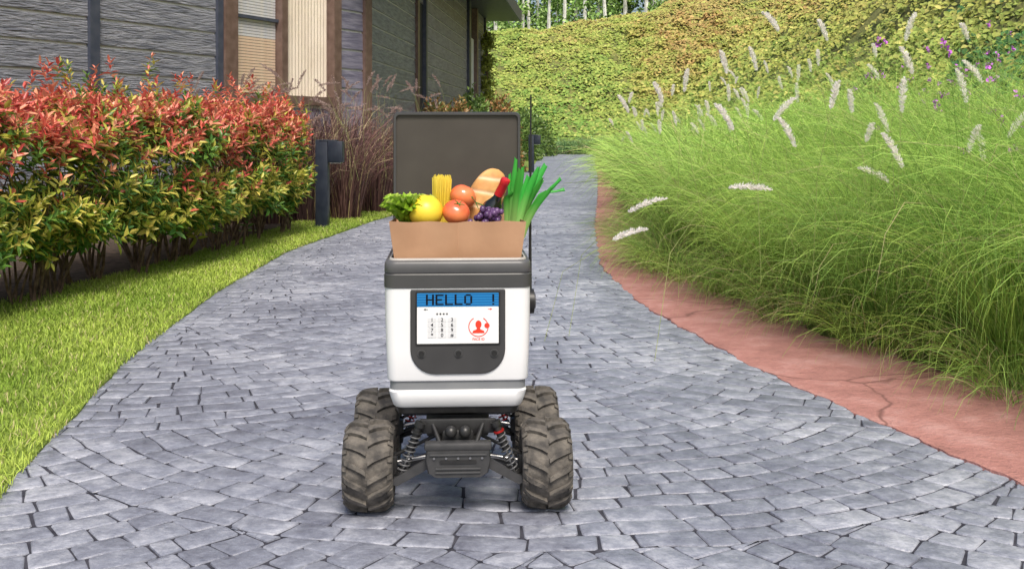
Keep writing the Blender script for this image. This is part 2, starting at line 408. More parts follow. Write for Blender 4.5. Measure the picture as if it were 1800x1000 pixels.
n=230; P,Nn,hf=hedge_shoots(n); P[:,2]=1.50+rng.random(n)**2.5*.34; P[:,0]=hedge_x(P[:,1])-.4+rng.uniform(-.45,.45,n)
leaf_whorls(P,np.tile([0,0,1.],(n,1)),hf*0+.85,11,.03,"top_shoots",.85)
for (yy_,h_) in ((10.4,.52),(9.0,.28),(7.4,.32),(12,.22),(8.2,.2)):
    m_=int(h_/.045); q=np.array([[float(hedge_x(yy_))-.35+rng.normal(0,.03),yy_+rng.normal(0,.03),1.5+.045*i] for i in range(m_)]); leaf_whorls(q,np.tile([0,0,1.],(m_,1)),np.ones(m_)*.62,7,0,"tall_shoot",.8)
# ------------------------------------------------------------ fountain grass bank (right)
fg=empty("fountain_grass")
def clumps(cent,nb,Lr,wr_,segs,cA,cB,name,parent,spread=.14,kr=(1.0,2.3),p0=(.03,.55),tipmul=1.5,mat=None,dryf=.05,pw=1.4):
    C=np.repeat(cent,nb,0); M=len(C)
    a_=rng.uniform(0,6.28,M); rr=rng.random(M)**.5*spread
    base=C+np.stack([rr*np.cos(a_),rr*np.sin(a_),np.zeros(M)-.02],-1)
    az=a_+rng.normal(0,.5,M)
    q=rng.random((M,1)); cl=np.repeat(rng.uniform(.82,1.18,(len(cent),1)),nb,0); ll=np.repeat(rng.uniform(.82,1.15,len(cent)),nb)
    hue=np.repeat(rng.uniform(0,1,(len(cent),1)),nb,0)
    cb=(cA*(1-q)+cB*q)*cl*rng.uniform(.75,1.25,(M,1))*(1+hue*np.array([.15,0,-.1]))
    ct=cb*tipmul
    dry=rng.random(M)<dryf
    cb[dry]=np.array([.40,.32,.14]); ct[dry]=np.array([.62,.52,.30])
    return ribbons(name,base,az,rng.uniform(Lr[0],Lr[1],M)*ll,rng.uniform(p0[0],p0[1],M),rng.uniform(kr[0],kr[1],M),rng.uniform(wr_[0],wr_[1],M),segs,cb,ct,mat or m_grass,parent,pw=pw)
gA=np.array([.14,.29,.05]);gB=np.array([.35,.52,.12])
def bank_centres(y0,y1,dy,offs):
    out=[]
    for o_ in offs:
        y=y0+rs.uniform(0,dy)
        while y<y1:
            yy=y+rs.uniform(-.15,.15); x=float(Rf(yy)+wr(yy))+o_+rs.uniform(-.2,.2)
            out.append((x,yy,float(hgt(x,yy)))); y+=dy*rs.uniform(.7,1.3)
    return np.array(out)
c0=bank_centres(3.9,14,.34,[.18])
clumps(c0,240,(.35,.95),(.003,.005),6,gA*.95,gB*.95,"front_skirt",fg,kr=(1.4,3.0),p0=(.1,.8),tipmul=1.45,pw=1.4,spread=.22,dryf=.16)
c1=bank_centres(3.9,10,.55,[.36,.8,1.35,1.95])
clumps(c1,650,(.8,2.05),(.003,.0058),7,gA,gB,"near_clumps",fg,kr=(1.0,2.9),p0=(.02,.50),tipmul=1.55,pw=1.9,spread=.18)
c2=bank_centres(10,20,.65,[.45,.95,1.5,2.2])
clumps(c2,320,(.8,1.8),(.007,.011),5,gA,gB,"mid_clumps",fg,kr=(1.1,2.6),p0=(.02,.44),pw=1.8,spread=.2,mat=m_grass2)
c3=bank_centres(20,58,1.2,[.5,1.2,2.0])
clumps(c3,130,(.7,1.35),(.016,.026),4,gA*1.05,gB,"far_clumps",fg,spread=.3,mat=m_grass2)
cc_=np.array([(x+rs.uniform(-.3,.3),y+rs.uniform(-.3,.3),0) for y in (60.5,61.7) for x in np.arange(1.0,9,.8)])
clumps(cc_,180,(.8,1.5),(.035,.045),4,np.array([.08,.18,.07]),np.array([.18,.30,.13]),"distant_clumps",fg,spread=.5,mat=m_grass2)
# flower plumes
m_plume=leafmat("plume_hair",.8,.5,.1)
m_stalk=pmat("stalk",(.22,.30,.08),(.36,.38,.14),rough=.7)
def plume_set(items,name,parent,colA,colB,hair=260,hl=1.0):
    Pos=[];Dir=[];Nr=[];Ln=[];Wd=[];Cl=[];stems=[]
    for (x,y,z,dx,dy,dz,ln,gz) in items:
        d=np.array([dx,dy,dz],float); d/=np.linalg.norm(d)
        t=rng.random(hair); 
        bend=np.array([d[0]*.3,d[1]*.3,-.35])*ln
        base=np.array([x,y,z])+np.outer(t*ln,d)+np.outer(t*t,bend)*.6
        rad=rvec(hair); rad-=np.outer(rad@d,d); rad/=np.linalg.norm(rad,axis=1,keepdims=True)
        Pos.append(base);Dir.append(rad*.85+d*.65);Nr.append(rvec(hair))
        prof=np.sin(np.clip(t*.92+.08,0,1)*math.pi)**.45
        Ln.append(rng.uniform(.018,.036,hair)*prof*hl);Wd.append(np.full(hair,.0045)*(1+.06*y))
        q=rng.random((hair,1)); Cl.append(colA*(1-q)+colB*q)
        g=np.array([x-dx*.6+rs.uniform(-.1,.1)+.12,y+rs.uniform(-.1,.2),gz]); e_=np.array([x,y,z]); mid=(g+e_)/2-np.array([dx,0,0])*.12+np.array([0,0,.12])
        stems.append(([g,mid,e_-d*.08,e_],[.002,.0018,.0015,.0014]))
    leaves(name,np.concatenate(Pos),np.concatenate(Dir),np.concatenate(Nr),np.concatenate(Ln),np.concatenate(Wd),np.concatenate(Cl),m_plume,parent,fold=.05,droop=0)
    tubes(name+"_stalks",stems,m_stalk,parent,4)
items=[]
def addp(x,y,z,d,ln=.17): items.append((x,y,z,*d,ln,max(0,z-1.0)))
man=[(1.33,6.6,1.30,(-.45,0,1)),(1.68,6.5,1.20,(-.4,0,1)),(1.22,6.2,.98,(1,0,.15)),(.74,7.0,.78,(.9,0,.6)),(2.2,6.2,1.40,(.05,0,1)),(2.3,6.3,1.62,(-.3,0,1)),
(2.65,6.4,1.46,(-.2,0,1)),(1.75,7.2,1.95,(-.55,0,1)),(1.62,6.8,1.36,(.5,0,.8)),(1.45,7.4,1.68,(-.2,0,1)),(2.8,6.2,1.26,(.5,0,.9)),(2.75,6.4,1.12,(-.1,0,1)),(2.2,6.4,1.0,(-.5,0,.4)),
(3.0,7.0,1.6,(-.5,0,.9)),(2.4,7.0,1.28,(-.3,0,1)),(1.1,8.0,1.5,(-.3,0,1)),(1.35,8.6,1.6,(.1,0,1)),(1.85,8.3,1.75,(-.2,0,1)),(2.3,8,1.95,(-.3,0,1)),(2.65,7.4,1.9,(.25,0,1)),(1.0,9.4,1.45,(-.4,0,1)),(.62,6.8,.62,(.8,0,.5)),(2.1,5.9,1.1,(-.4,0,1)),(2.45,5.9,1.18,(.3,0,1)),(1.8,6.2,1.42,(.2,0,1))]
for x,y,z,d in man: addp(x,y,z,d,rs.uniform(.19,.27))
for i in range(60):
    y=rs.uniform(6.5,20); x=float(Rf(y)+wr(y))+rs.uniform(-.1,2.2); addp(x,y,float(hgt(x,y))+rs.uniform(1.0,1.65),(rs.uniform(-.6,.3),0,1),rs.uniform(.14,.25))
plume_set(items,"plumes",fg,np.array([.93,.88,.83]),np.array([1,.99,.96]),340,1.05)
# ------------------------------------------------------------ purple fountain grass
pg=empty("purple_fountain_grass")
cp=np.array([(x,y,.02) for x,y in [(-3.35,15.3),(-2.9,15.6),(-2.45,16.0),(-3.6,16.0),(-3.1,16.4),(-2.6,16.9),(-2.2,17.3),(-3.9,16.6),(-2.35,18.2),(-3.4,17.3),(-2.8,17.9),(-1.95,18.6),(-4.0,15.2),(-1.75,19.6)]])
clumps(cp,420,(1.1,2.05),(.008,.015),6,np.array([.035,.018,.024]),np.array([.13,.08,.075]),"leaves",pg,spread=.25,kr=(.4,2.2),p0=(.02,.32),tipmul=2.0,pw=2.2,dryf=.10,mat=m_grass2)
it=[]
for i in range(85):
    c=cp[rs.randrange(len(cp))]; it.append((c[0]+rs.uniform(-.5,.5),c[1]+rs.uniform(-.3,.3),rs.uniform(1.35,2.1),rs.uniform(-.9,.9),0,rs.uniform(.2,1),rs.uniform(.22,.34),.6))
plume_set(it,"plumes",pg,np.array([.28,.19,.18]),np.array([.65,.52,.48]),150,1.2)
# ------------------------------------------------------------ hillside climbers
hill=empty("hill")
m_ivy=leafmat("climber_leaves",.6,0,.25)
def hillcol(x,y,z,M):
    a_=sines(x*1.0,y*.6+z*1.3,.7,41)*.5+.5; b_=sines(x,y*.5+z,2.6,42)*.5+.5
    c_=np.clip(.55*a_+.3*b_+.0+rng.normal(0,.10,M)+.02*np.clip(x-4,-5,8)+.045*np.clip(z-4,-3,8),0,1)[:,None]
    g=np.array([.15,.26,.05]);o=np.array([.34,.36,.08]);br=np.array([.44,.29,.11]);yl_=np.array([.46,.44,.12])
    col=np.where(c_<.6,g*(1-c_/.6)+o*(c_/.6),o*(1-(c_-.6)/.4)+br*((c_-.6)/.4))
    yy=(rng.random(M)<.12)[:,None]; col=np.where(yy,yl_,col)
    return col*rng.uniform(.65,1.15,(M,1))
M=160000
Y=7+ (84-7)*rng.random(M)**1.25; r_=Rf(Y)+wr(Y); xlo=r_+2.2; xhi=np.maximum(xlo+.3,np.minimum(.56*Y+.8,r_+17))
X=xlo+(xhi-xlo)*rng.random(M); Z=hgt(X,Y)
keep=(X<.56*Y+1)
X,Y,Z=X[keep],Y[keep],Z[keep]; M=len(X)
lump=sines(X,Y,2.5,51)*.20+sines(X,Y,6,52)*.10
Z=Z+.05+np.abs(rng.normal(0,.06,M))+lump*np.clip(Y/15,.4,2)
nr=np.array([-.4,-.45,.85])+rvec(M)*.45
col=hillcol(X,Y,Z,M)*(1+.8*np.clip(lump,-.35,.3))[:,None]  # shading painted into leaf colour: darker in hollows, lighter on lumps
dark=(sines(X,Y,.8,61)+.9*(X/Y>.40)-.3+rng.normal(0,.2,M)>.75)&(Y<26)
col[dark]=np.array([.045,.125,.035])*rng.uniform(.6,1.6,(dark.sum(),1))
sz=(.04+.0029*Y)*rng.uniform(.6,1.4,M)
dd=rvec(M)*.8+np.array([-.3,-.3,-.3]); dd-=nr*(np.sum(dd*nr,1,keepdims=True)/np.sum(nr*nr,1,keepdims=True))*.7
leaves("climbers",np.stack([X,Y,Z],-1),dd,nr,sz,sz*.7,col,m_ivy,hill,fold=.2,droop=.15)
M=110000; X=rng.uniform(-9,22,M);Y=rng.uniform(60.5,93,M);Z=hgt(X,Y)+.06+np.abs(rng.normal(0,.06,M))+sines(X,Y,1.5,53)*.22
col=hillcol(X,Y,Z,M)*np.array([.92,1.06,.95]); sz=rng.uniform(.14,.27,M); nr=np.array([0,-.55,.85])+rvec(M)*.35
dd=rvec(M)+np.array([0,-.3,-.4]); dd-=nr*(np.sum(dd*nr,1,keepdims=True)/np.sum(nr*nr,1,keepdims=True))*.8
leaves("far_climbers",np.stack([X,Y,Z],-1),dd,nr,sz,sz*.8,col,m_ivy,hill,fold=.2,droop=.15)
n=75; Y=rng.uniform(6.5,14,n); X=Y*rng.uniform(.31,.48,n); X=np.maximum(X,Rf(Y)+wr(Y)+.8+rng.uniform(0,1,n)); Z=hgt(X,Y)+np.maximum(.25,rng.uniform(.9,1.7,n)-.9*np.clip(X-(Rf(Y)+wr(Y)+2.2),0,1))
fl=np.repeat(np.stack([X,Y,Z],-1),6,0)+rng.normal(0,.011,(n*6,3)); M=len(fl)
leaves("violet_flowers",fl,rvec(M),rvec(M),rng.uniform(.022,.038,M),rng.uniform(.02,.034,M),np.array([.55,.14,.66])*rng.uniform(.7,1.4,(M,1)),m_ivy,hill)
# ------------------------------------------------------------ background trees on crest
bt=empty("background_trees")
m_pale=pmat("pale_bark",(.55,.55,.5),(.82,.82,.78),rough=.8,scale=3)
paths=[]; P=[]
for i in range(48):
    x=-9+i*.62+rs.uniform(-.3,.3); y=96+rs.uniform(-1,5); z0=8.4+.22*min(12,max(0,x-2)); h=rs.uniform(5,7.5)
    paths.append(([(x,y,z0-1),(x+rs.uniform(-.2,.2),y,z0+h*.5),(x+rs.uniform(-.4,.4),y,z0+h)],[.19,.15,.06]))
    for k in range(22):
        P.append((x+rs.gauss(0,.8),y+rs.gauss(0,.6)+.6,z0+rs.uniform(0,h+.8)))
tubes("trunks",paths,m_pale,bt)
P=np.repeat(np.array(P),24,0)+rng.normal(0,.34,(len(P)*24,3)); M=len(P)
q=rng.random((M,1)); leaves("foliage",P,rvec(M),rvec(M),rng.uniform(.25,.45,M),rng.uniform(.15,.3,M),np.array([.16,.32,.07])*(1-q)+np.array([.42,.6,.2])*q,m_ivy,bt)
# ------------------------------------------------------------ shrubs near house end
def shrub(name,cx,cy,rx,ry,h,cA,cB,n,ls):
    e=empty(name,(cx,cy,0)); P=rvec(n); P[:,2]=np.abs(P[:,2]); k=(1-np.abs(rng.normal(0,.15,n)))*(1+.2*sines(P[:,0]*3,P[:,1]*3+P[:,2]*3,2,int(cx*10+cy)+70))
    pos=np.stack([P[:,0]*rx*k,P[:,1]*ry*k,P[:,2]*h*k],-1); q=rng.random((n,1))
    leaves("leaves",pos,P+rvec(n)*.8,P+rvec(n)*.4,rng.uniform(.7,1.3,n)*ls,rng.uniform(.3,.5,n)*ls,(cA*(1-q)+cB*q)*rng.uniform(.7,1.2,(n,1)),m_leaf,e)
    st=[]
    for i in range(7):
        a_=rs.uniform(0,6.28); st.append(([(0,0,0),(math.cos(a_)*rx*.3,math.sin(a_)*ry*.3,h*.4),(math.cos(a_)*rx*.6,math.sin(a_)*ry*.6,h*.75)],[.02,.014,.006]))
    tubes("stems",st,m_bark,e)
G1=np.array([.08,.17,.04]);G2=np.array([.24,.35,.08]);O1=np.array([.58,.28,.12])
shrub("shrub",-1.5,27,.7,.9,2.0,G1,O1,4000,.13); shrub("shrub",-1.2,31,.9,1.0,2.2,G1,G2,4000,.15)
shrub("shrub",-.5,35,.8,1.2,2.3,G1,O1,4000,.16); shrub("shrub",-1.6,23.5,.55,.8,1.9,G1,O1*.8,3500,.12)
shrub("shrub",.35,48,.9,1.5,1.9,G1,G2,3000,.18); shrub("shrub",.9,56,1.2,1.5,2.3,G1,G2,3000,.2); shrub("shrub",-1.4,52,2.2,2,2.6,G1*1.2,G2*1.2,5000,.22)
yt=empty("young_tree",(-.95,41,0)); tubes("trunk",[([(0,0,0),(.03,0,2.5),(0,0,5)],[.06,.05,.03])],m_bark,yt)
n=1500; P=np.stack([rng.normal(0,.13,n),rng.normal(0,.13,n),rng.choice([1.9,2.5,3.1,3.8,4.6],n)+rng.normal(0,.16,n)],-1)
leaves("leaves",P,rvec(n),rvec(n),rng.uniform(.12,.2,n),rng.uniform(.06,.1,n),np.array([.35,.40,.07])*rng.uniform(.6,1.3,(n,1)),m_leaf,yt)
# ------------------------------------------------------------ house
house=empty("wooden_house")
m_plank=pmat("grey_timber",(.11,.12,.15),(.33,.34,.38),rough=.45,scale=2.4,bump=1,bscale=5,stretch=(1,1,9),detail=7,bdist=.04,lo=.28,hi=.72)
m_plank2=pmat("violet_timber",(.13,.125,.19),(.27,.26,.34),rough=.5,scale=2.2,bump=.8,bscale=5,stretch=(1,1,8),detail=6)
m_gap=pmat("lit_edge_backing",(.60,.60,.60),rough=.8)  # light grey in the gaps paints the lit highlight lines along plank edges
m_trim=pmat("dark_trim",(.045,.055,.085),(.07,.08,.11),rough=.5)
m_brown=pmat("brown_frame",(.12,.075,.06),(.18,.12,.10),rough=.5)
m_curt=pmat("curtain_cloth",(.80,.70,.58),(.90,.80,.68),rough=.9,scale=2)
m_blind=pmat("blind_slat",(.64,.66,.72),(.76,.74,.72),rough=.6)
m_suntint=pmat("sun_tinted_slat",(.78,.58,.42),(.84,.66,.50),rough=.6)  # orange sun reflection painted into the lower slats' colour
m_roof=pmat("roof_sheet",(.03,.035,.045),(.06,.065,.08),rough=.5)
m_dark=pmat("dark_interior",(.03,.03,.035),rough=.7)
def glassmat():
    m,nt,b=newmat("window_glass"); N=nt.nodes;L=nt.links
    t=N.new("ShaderNodeBsdfTransparent"); g=N.new("ShaderNodeBsdfGlossy"); g.inputs["Roughness"].default_value=.02
    mx=N.new("ShaderNodeMixShader"); mx.inputs[0].default_value=.10
    L.new(t.outputs[0],mx.inputs[1]); L.new(g.outputs[0],mx.inputs[2]); L.new(mx.outputs[0],N["Material Output"].inputs[0]); return m
m_glass=glassmat()
class Wall:
    def __init__(s,p0,u):
        s.p=Vector((*p0,0)); s.u=Vector((*u,0)).normalized(); s.n=Vector((s.u.y,-s.u.x,0)); s.a=math.atan2(s.u.y,s.u.x)
    def b(s,name,s0,s1,d0,d1,z0,z1,mat,bevel=0):
        c=s.p+s.u*((s0+s1)/2)+s.n*((d0+d1)/2)+Vector((0,0,(z0+z1)/2))
        return box(name,c,(s1-s0,abs(d1-d0),z1-z0),mat,house,(0,0,s.a),bevel,1)
    def quad(s,name,s0,s1,d,z0,z1,mat):
        P=[s.p+s.u*a+s.n*d+Vector((0,0,z)) for a,z in ((s0,z0),(s1,z0),(s1,z1),(s0,z1))]
        return pymesh(name,P,[(0,1,2,3)],mat,house)
    def planks(s,name,s0,s1,z0,z1,pitch,mat):
        s.b(name+"_backing",s0,s1,-.12,-.004,z0,z1,m_gap)
        V=[];F=[]; z=z0; k=0
        while z<z1-.05:
            zt=min(z+pitch-.036,z1)
            q=[(s0,-.003,z),(s0,.016,z),(s0,.019,z+.012),(s0,.010,zt),(s0,-.003,zt)]
            o=len(V)
            for ss in (s0+.002*(k%2),s1-.002*(k%2)):
                for _,d,zz in q: V.append(s.p+s.u*ss+s.n*d+Vector((0,0,zz)))
            for i in range(5): F.append((o+i,o+(i+1)%5,o+5+(i+1)%5,o+5+i))
            F.append(tuple(o+i for i in range(5))); F.append(tuple(o+9-i for i in range(5)))
            z+=pitch;k+=1
        return pymesh(name,V,F,mat,house)
A=Wall((-5.83,12.5),(1.56,3.5)); zt=5.6
A.planks("siding_a",-5,1.30,0,zt,.34,m_plank); A.b("trim_post_a",1.30,1.46,-.1,.06,0,zt,m_trim)
A.planks("siding_b",1.46,3.74,0,zt,.34,m_plank); A.b("trim_post_b",3.74,3.86,-.1,.06,0,zt,m_trim)
A.b("window_post_a",3.87,4.16,-.1,.09,0,zt,m_brown); A.b("window_post_b",5.28,5.43,-.1,.07,0.1,zt,m_brown); A.b("window_post_c",6.73,6.95,-.1,.09,0,zt,m_brown)
A.b("window_sill",4.16,5.28,-.1,.065,1.72,1.86,m_brown);A.b("window_sill_b",5.43,6.73,-.1,.065,1.72,1.86,m_brown); A.b("window_head",4.16,5.28,-.1,.065,3.9,4.1,m_brown)
A.planks("siding_under_window",4.17,5.27,0,1.72,.34,m_plank2); A.planks("siding_under_window_b",5.44,6.72,0,1.72,.34,m_plank2); A.b("wall_over_window",4.17,6.72,-.1,.0,4.1,zt,m_plank2)
A.quad("glass_a",4.16,5.28,-.025,1.86,3.9,m_glass); A.quad("glass_b",5.43,6.73,-.025,1.86,3.9,m_glass)
A.b("mullion",4.16,5.28,-.05,.0,3.0,3.05,m_trim)
A.b("interior",4.1,6.8,-.9,-.8,1.5,4.2,m_dark)
def sheet(s0,s1,amp,per,z0,z1,d,mat,name):
    V=[];F=[];n=140
    for i in range(n+1):
        ss=s0+(s1-s0)*i/n; dd=d+amp*math.sin(2*math.pi*ss/per)
        for z in (z0,z1): V.append(A.p+A.u*ss+A.n*dd+Vector((0,0,z)))
    for i in range(n): F.append((2*i,2*i+2,2*i+3,2*i+1))
    pymesh(name,V,F,mat,house,80)
sheet(5.43,6.73,.010,.09,1.8,3.95,-.055,m_curt,"curtain")
for i in range(44):
    A.b("blind_slat_%d"%i,4.18,5.26,-.065,-.05,1.88+i*.045,1.88+i*.045+.037,m_suntint if i<19 else m_blind)
A.planks("siding_corner",6.95,7.75,0,zt,.34,m_plank2)
A.b("corner_post",7.75,7.98,-.15,.07,0,zt,m_brown)
B=Wall((-2.72,19.75),(1.62,22))
B.planks("siding_c",.15,6.0,0,zt,.33,m_plank); B.b("frame_a",6.0,6.25,-.1,.08,0,zt,m_brown); B.b("dark_window",6.25,7.3,-.1,-.02,.8,4.4,m_dark); B.b("dark_wall",6.25,7.3,-.12,.0,4.4,zt,m_plank2); B.b("frame_b",7.3,7.5,-.1,.08,0,zt,m_trim)
B.planks("siding_d",7.5,16.6,0,zt,.33,m_plank2); B.b("frame_c",16.6,17.1,-.1,.10,0,zt,m_trim); B.b("window_d",17.1,19,-.1,-.02,1,4.5,m_blind); B.b("frame_d",19,19.4,-.1,.1,0,zt,m_brown)
B.planks("siding_e",19.4,22.3,0,zt,.33,m_plank2); B.b("corner_post_b",22.3,22.55,-.2,.08,0,zt,m_trim)
B.b("end_wall",22.2,22.5,-5,-.2,0,zt,m_plank2)
B.b("roof_slab",-2,23.8,-6,1.3,zt+.02,zt+.38,m_roof); B.b("fascia",-2,23.82,1.3,1.36,zt-.05,zt+.42,m_trim)
A.b("roof_slab_a",-6,8.2,-6,.35,zt+.05,zt+.33,m_roof)
# ------------------------------------------------------------ bollard lights
m_bol=pmat("bollard_paint",(.018,.024,.04),(.03,.038,.055),rough=.4)
m_lens=pmat("lamp_lens",(.35,.35,.35),rough=.3)
def bollard(x,y):
    e=empty("bollard_light",(x,y,.0),R(-10))
    box("post",(0,0,.59),(.17,.10,1.18),m_bol,e,bevel=.008); box("base_plate",(0,0,.02),(.22,.16,.03),m_bol,e,bevel=.004)
    box("lamp_head",(.19,0,1.02),(.20,.11,.28),m_bol,e,bevel=.012); box("lamp_bracket",(.09,0,1.165),(.24,.105,.025),m_bol,e,bevel=.004)
    box("lens",(.19,-.0,.872),(.15,.08,.012),m_lens,e)
    cyl("bolt",(-.08,-.07,.03),(-.08,-.07,.05),.01,.01,m_bol,e,8)
bollard(-2.52,14.6); bollard(.60,34)
# ------------------------------------------------------------ delivery robot
YAW=R(3.2); RXC,RYC=-.185,3.755
rob=empty("delivery_robot",(RXC,RYC,0),YAW)
MW=Matrix.Translation((RXC,RYC,0))@Matrix.Rotation(YAW,4,'Z')
m_white=pmat("white_shell",(.75,.76,.78),(.78,.79,.81),rough=.32,scale=3,coat=.3)
m_char=pmat("charcoal_plastic",(.055,.056,.058),(.065,.066,.068),rough=.38)
m_panel=pmat("panel_plastic",(.045,.045,.047),(.055,.055,.057),rough=.32)
m_mid=pmat("grey_plastic",(.20,.21,.225),(.23,.24,.25),rough=.45)
m_rim=pmat("rim_plastic",(.085,.087,.09),(.10,.10,.105),rough=.4)
m_blk=pmat("black_plastic",(.014,.014,.015),(.024,.024,.024),rough=.4,scale=30)
m_bump=pmat("bumper_plastic",(.035,.036,.038),(.05,.05,.052),rough=.45,scale=30)
m_rub=pmat("dusty_rubber",(.045,.042,.04),(.19,.17,.145),rough=.85,scale=22,bump=.4,bscale=90,lo=.35,hi=.75)
m_met=pmat("steel",(.35,.35,.36),(.5,.5,.5),rough=.3,metal=1)
m_redm=pmat("red_anodised",(.45,.02,.02),rough=.35,metal=.5)
m_lidin=pmat("lid_lining",(.062,.056,.050),(.072,.065,.058),rough=.26)
def ring_pts(hw,yf,yb,r,n=7):
    pts=[]
    for cx,cy,a0 in ((hw-r,yb-r,0),(-hw+r,yb-r,90),(-hw+r,yf+r,180),(hw-r,yf+r,270)):
        for i in range(n):
            a_=R(a0+90*i/(n-1)); pts.append((cx+r*math.cos(a_),cy+r*math.sin(a_)))
    return pts
def loft(name,secs,mat,parent=rob,cap0=True,cap1=True,smooth=35):
    V=[];F=[];n=28
    for z,hw,yf,yb,r in secs: V+=[(x,y,z) for x,y in ring_pts(hw,yf,yb,r)]
    for j in range(len(secs)-1):
        for i in range(n):
            i2=(i+1)%n; F.append((j*n+i,j*n+i2,(j+1)*n+i2,(j+1)*n+i))
    if cap0: F.append(tuple(range(n))[::-1])
    if cap1: F.append(tuple((len(secs)-1)*n+i for i in range(n)))
    return pymesh(name,V,F,mat,parent,smooth)
B0,B1=0.0,.47
loft("shell",[(.444,.236,B0+.006,B1-.006,.032),(.447,.240,B0+.002,B1-.002,.034),(.455,.2425,B0,B1,.035),(.55,.246,B0,B1,.036),(.66,.249,B0,B1,.036),(.764,.250,B0,B1,.036)],m_white)
loft("groove",[(.412,.233,.010,B1-.01,.032),(.445,.233,.008,B1-.01,.032)],m_mid)
loft("lower_shell",[(.352,.216,.020,B1-.02,.032),(.358,.222,.014,B1-.014,.034),(.385,.231,.006,B1-.006,.035),(.408,.237,.003,B1-.003,.035),(.414,.234,.006,B1-.006,.035)],m_white)
loft("under_tray",[(.318,.195,.045,B1-.04,.03),(.330,.208,.028,B1-.03,.032),(.353,.214,.024,B1-.024,.032)],m_blk)
loft("top_band",[(.762,.249,.001,B1,.036),(.765,.253,-.004,B1+.004,.038),(.808,.253,-.004,B1+.004,.038),(.812,.250,-.001,B1,.036)],m_char)
loft("rim",[(.8125,.249,0,B1,.036),(.816,.2525,-.003,B1+.003,.038),(.845,.2515,-.002,B1+.003,.038),(.853,.248,.002,B1,.037),(.856,.242,.008,B1-.006,.036),(.857,.228,.022,B1-.02,.03),(.852,.226,.026,B1-.024,.03),(.80,.224,.028,B1-.026,.03)],m_rim,smooth=50)
m_seal=pmat("pale_seal",(.38,.36,.34),(.45,.43,.40),rough=.4)
loft("seal",[(.8565,.237,.012,B1-.01,.034),(.862,.235,.014,B1-.012,.034),(.863,.229,.021,B1-.019,.03),(.8565,.2285,.0215,B1-.0195,.03)],m_seal,cap0=False,cap1=False)
def rrect(x0,x1,z0,z1,rs_,n=7):
    pts=[]
    for (cx,cz,r,a0) in ((x0+rs_[0],z0+rs_[0],rs_[0],180),(x1-rs_[1],z0+rs_[1],rs_[1],270),(x1-rs_[2],z1-rs_[2],rs_[2],0),(x0+rs_[3],z1-rs_[3],rs_[3],90)):
        for i in range(n): a_=R(a0+90*i/(n-1)); pts.append((cx+r*math.cos(a_),cz+r*math.sin(a_)))
    return pts
def prism(name,pts,y0,y1,mat,parent=rob,bev=0.0):
    V=[];F=[];n=len(pts)
    cx=sum(p[0] for p in pts)/n;cz=sum(p[1] for p in pts)/n
    if bev>0:
        sc_=lambda p:(cx+(p[0]-cx)*(1-bev/.15),cz+(p[1]-cz)*(1-bev/.15))
        rings=[(y0,[sc_(p) for p in pts]),(y0+bev,pts),(y1,pts)]
    else: rings=[(y0,pts),(y1,pts)]
    for y,pp_ in rings: V+=[(p[0],y,p[1]) for p in pp_]
    for j in range(len(rings)-1):
        for i in range(n): i2=(i+1)%n; F.append((j*n+i,j*n+i2,(j+1)*n+i2,(j+1)*n+i))
    F.append(tuple(range(n))[::-1]);F.append(tuple((len(rings)-1)*n+i for i in range(n)))
    return pymesh(name,V,F,mat,parent,30)
prism("front_panel",rrect(-.162,.162,.470,.7585,(.085,.085,.006,.006),9),-.008,.002,m_panel,bev=.003)
prism("screen_bezel",rrect(-.1445,.1445,.570,.752,(.004,)*4,4),-.011,-.007,m_blk)
m_lcdw=pmat("screen_white",(.78,.79,.80),(.80,.81,.82),rough=.25)
def lcd():
    m,nt,b=newmat("screen_blue"); N=nt.nodes;L=nt.links
    tc=N.new("ShaderNodeTexCoord"); w=N.new("ShaderNodeTexWave"); w.bands_direction='Z'; w.inputs["Scale"].default_value=36
    L.new(tc.outputs["Object"],w.inputs["Vector"]); cr=N.new("ShaderNodeValToRGB"); cr.color_ramp.elements[0].color=(.008,.10,.30,1); cr.color_ramp.elements[1].color=(.02,.20,.46,1)
    L.new(w.outputs["Fac"],cr.inputs[0]); L.new(cr.outputs[0],b.inputs["Base Color"]); L.new(cr.outputs[0],b.inputs["Emission Color"]); b.inputs["Emission Strength"].default_value=.15; b.inputs["Roughness"].default_value=.25; return m
m_lcd=lcd()
prism("screen_white_area",rrect(-.139,.139,.5755,.7005,(.002,)*4,3),-.0125,-.0105,m_lcdw)
prism("screen_blue_area",rrect(-.139,.139,.7015,.7475,(.002,)*4,3),-.0125,-.0105,m_lcd)
m_ink=pmat("ink_black",(.004,.005,.01),rough=.5,spec=.2); m_inkr=pmat("ink_red",(.72,.05,.025),rough=.4); m_key=pmat("key_face",(.62,.63,.65),rough=.5)
GL={'H':["10001","10001","10001","11111","10001","10001","10001"],'E':["11111","10000","10000","11110","10000","10000","11111"],'L':["10000","10000","10000","10000","10000","10000","11111"],'O':["01110","10001","10001","10001","10001","10001","01110"],'!':["00100","00100","00100","00100","00100","00000","00100"]}
V=[];F=[]; cw=.0325; px=.0052; pz=.0052
for k,ch in enumerate("HELLO  !"):
    if ch==' ': continue
    for r_,rowb in enumerate(GL[ch]):
        for c_,bit in enumerate(rowb):
            if bit=='1':
                x=-.108+k*cw+c_*px-(.012 if ch=='!' else 0); z=.743-r_*pz; o=len(V)
                V+=[(x-.0008,-.0131,z),(x+px*1.12,-.0131,z),(x+px*1.12,-.0131,z-pz*.98),(x-.0008,-.0131,z-pz*.98)]; F.append((o,o+3,o+2,o+1))
pymesh("hello_text",V,F,m_ink,rob)
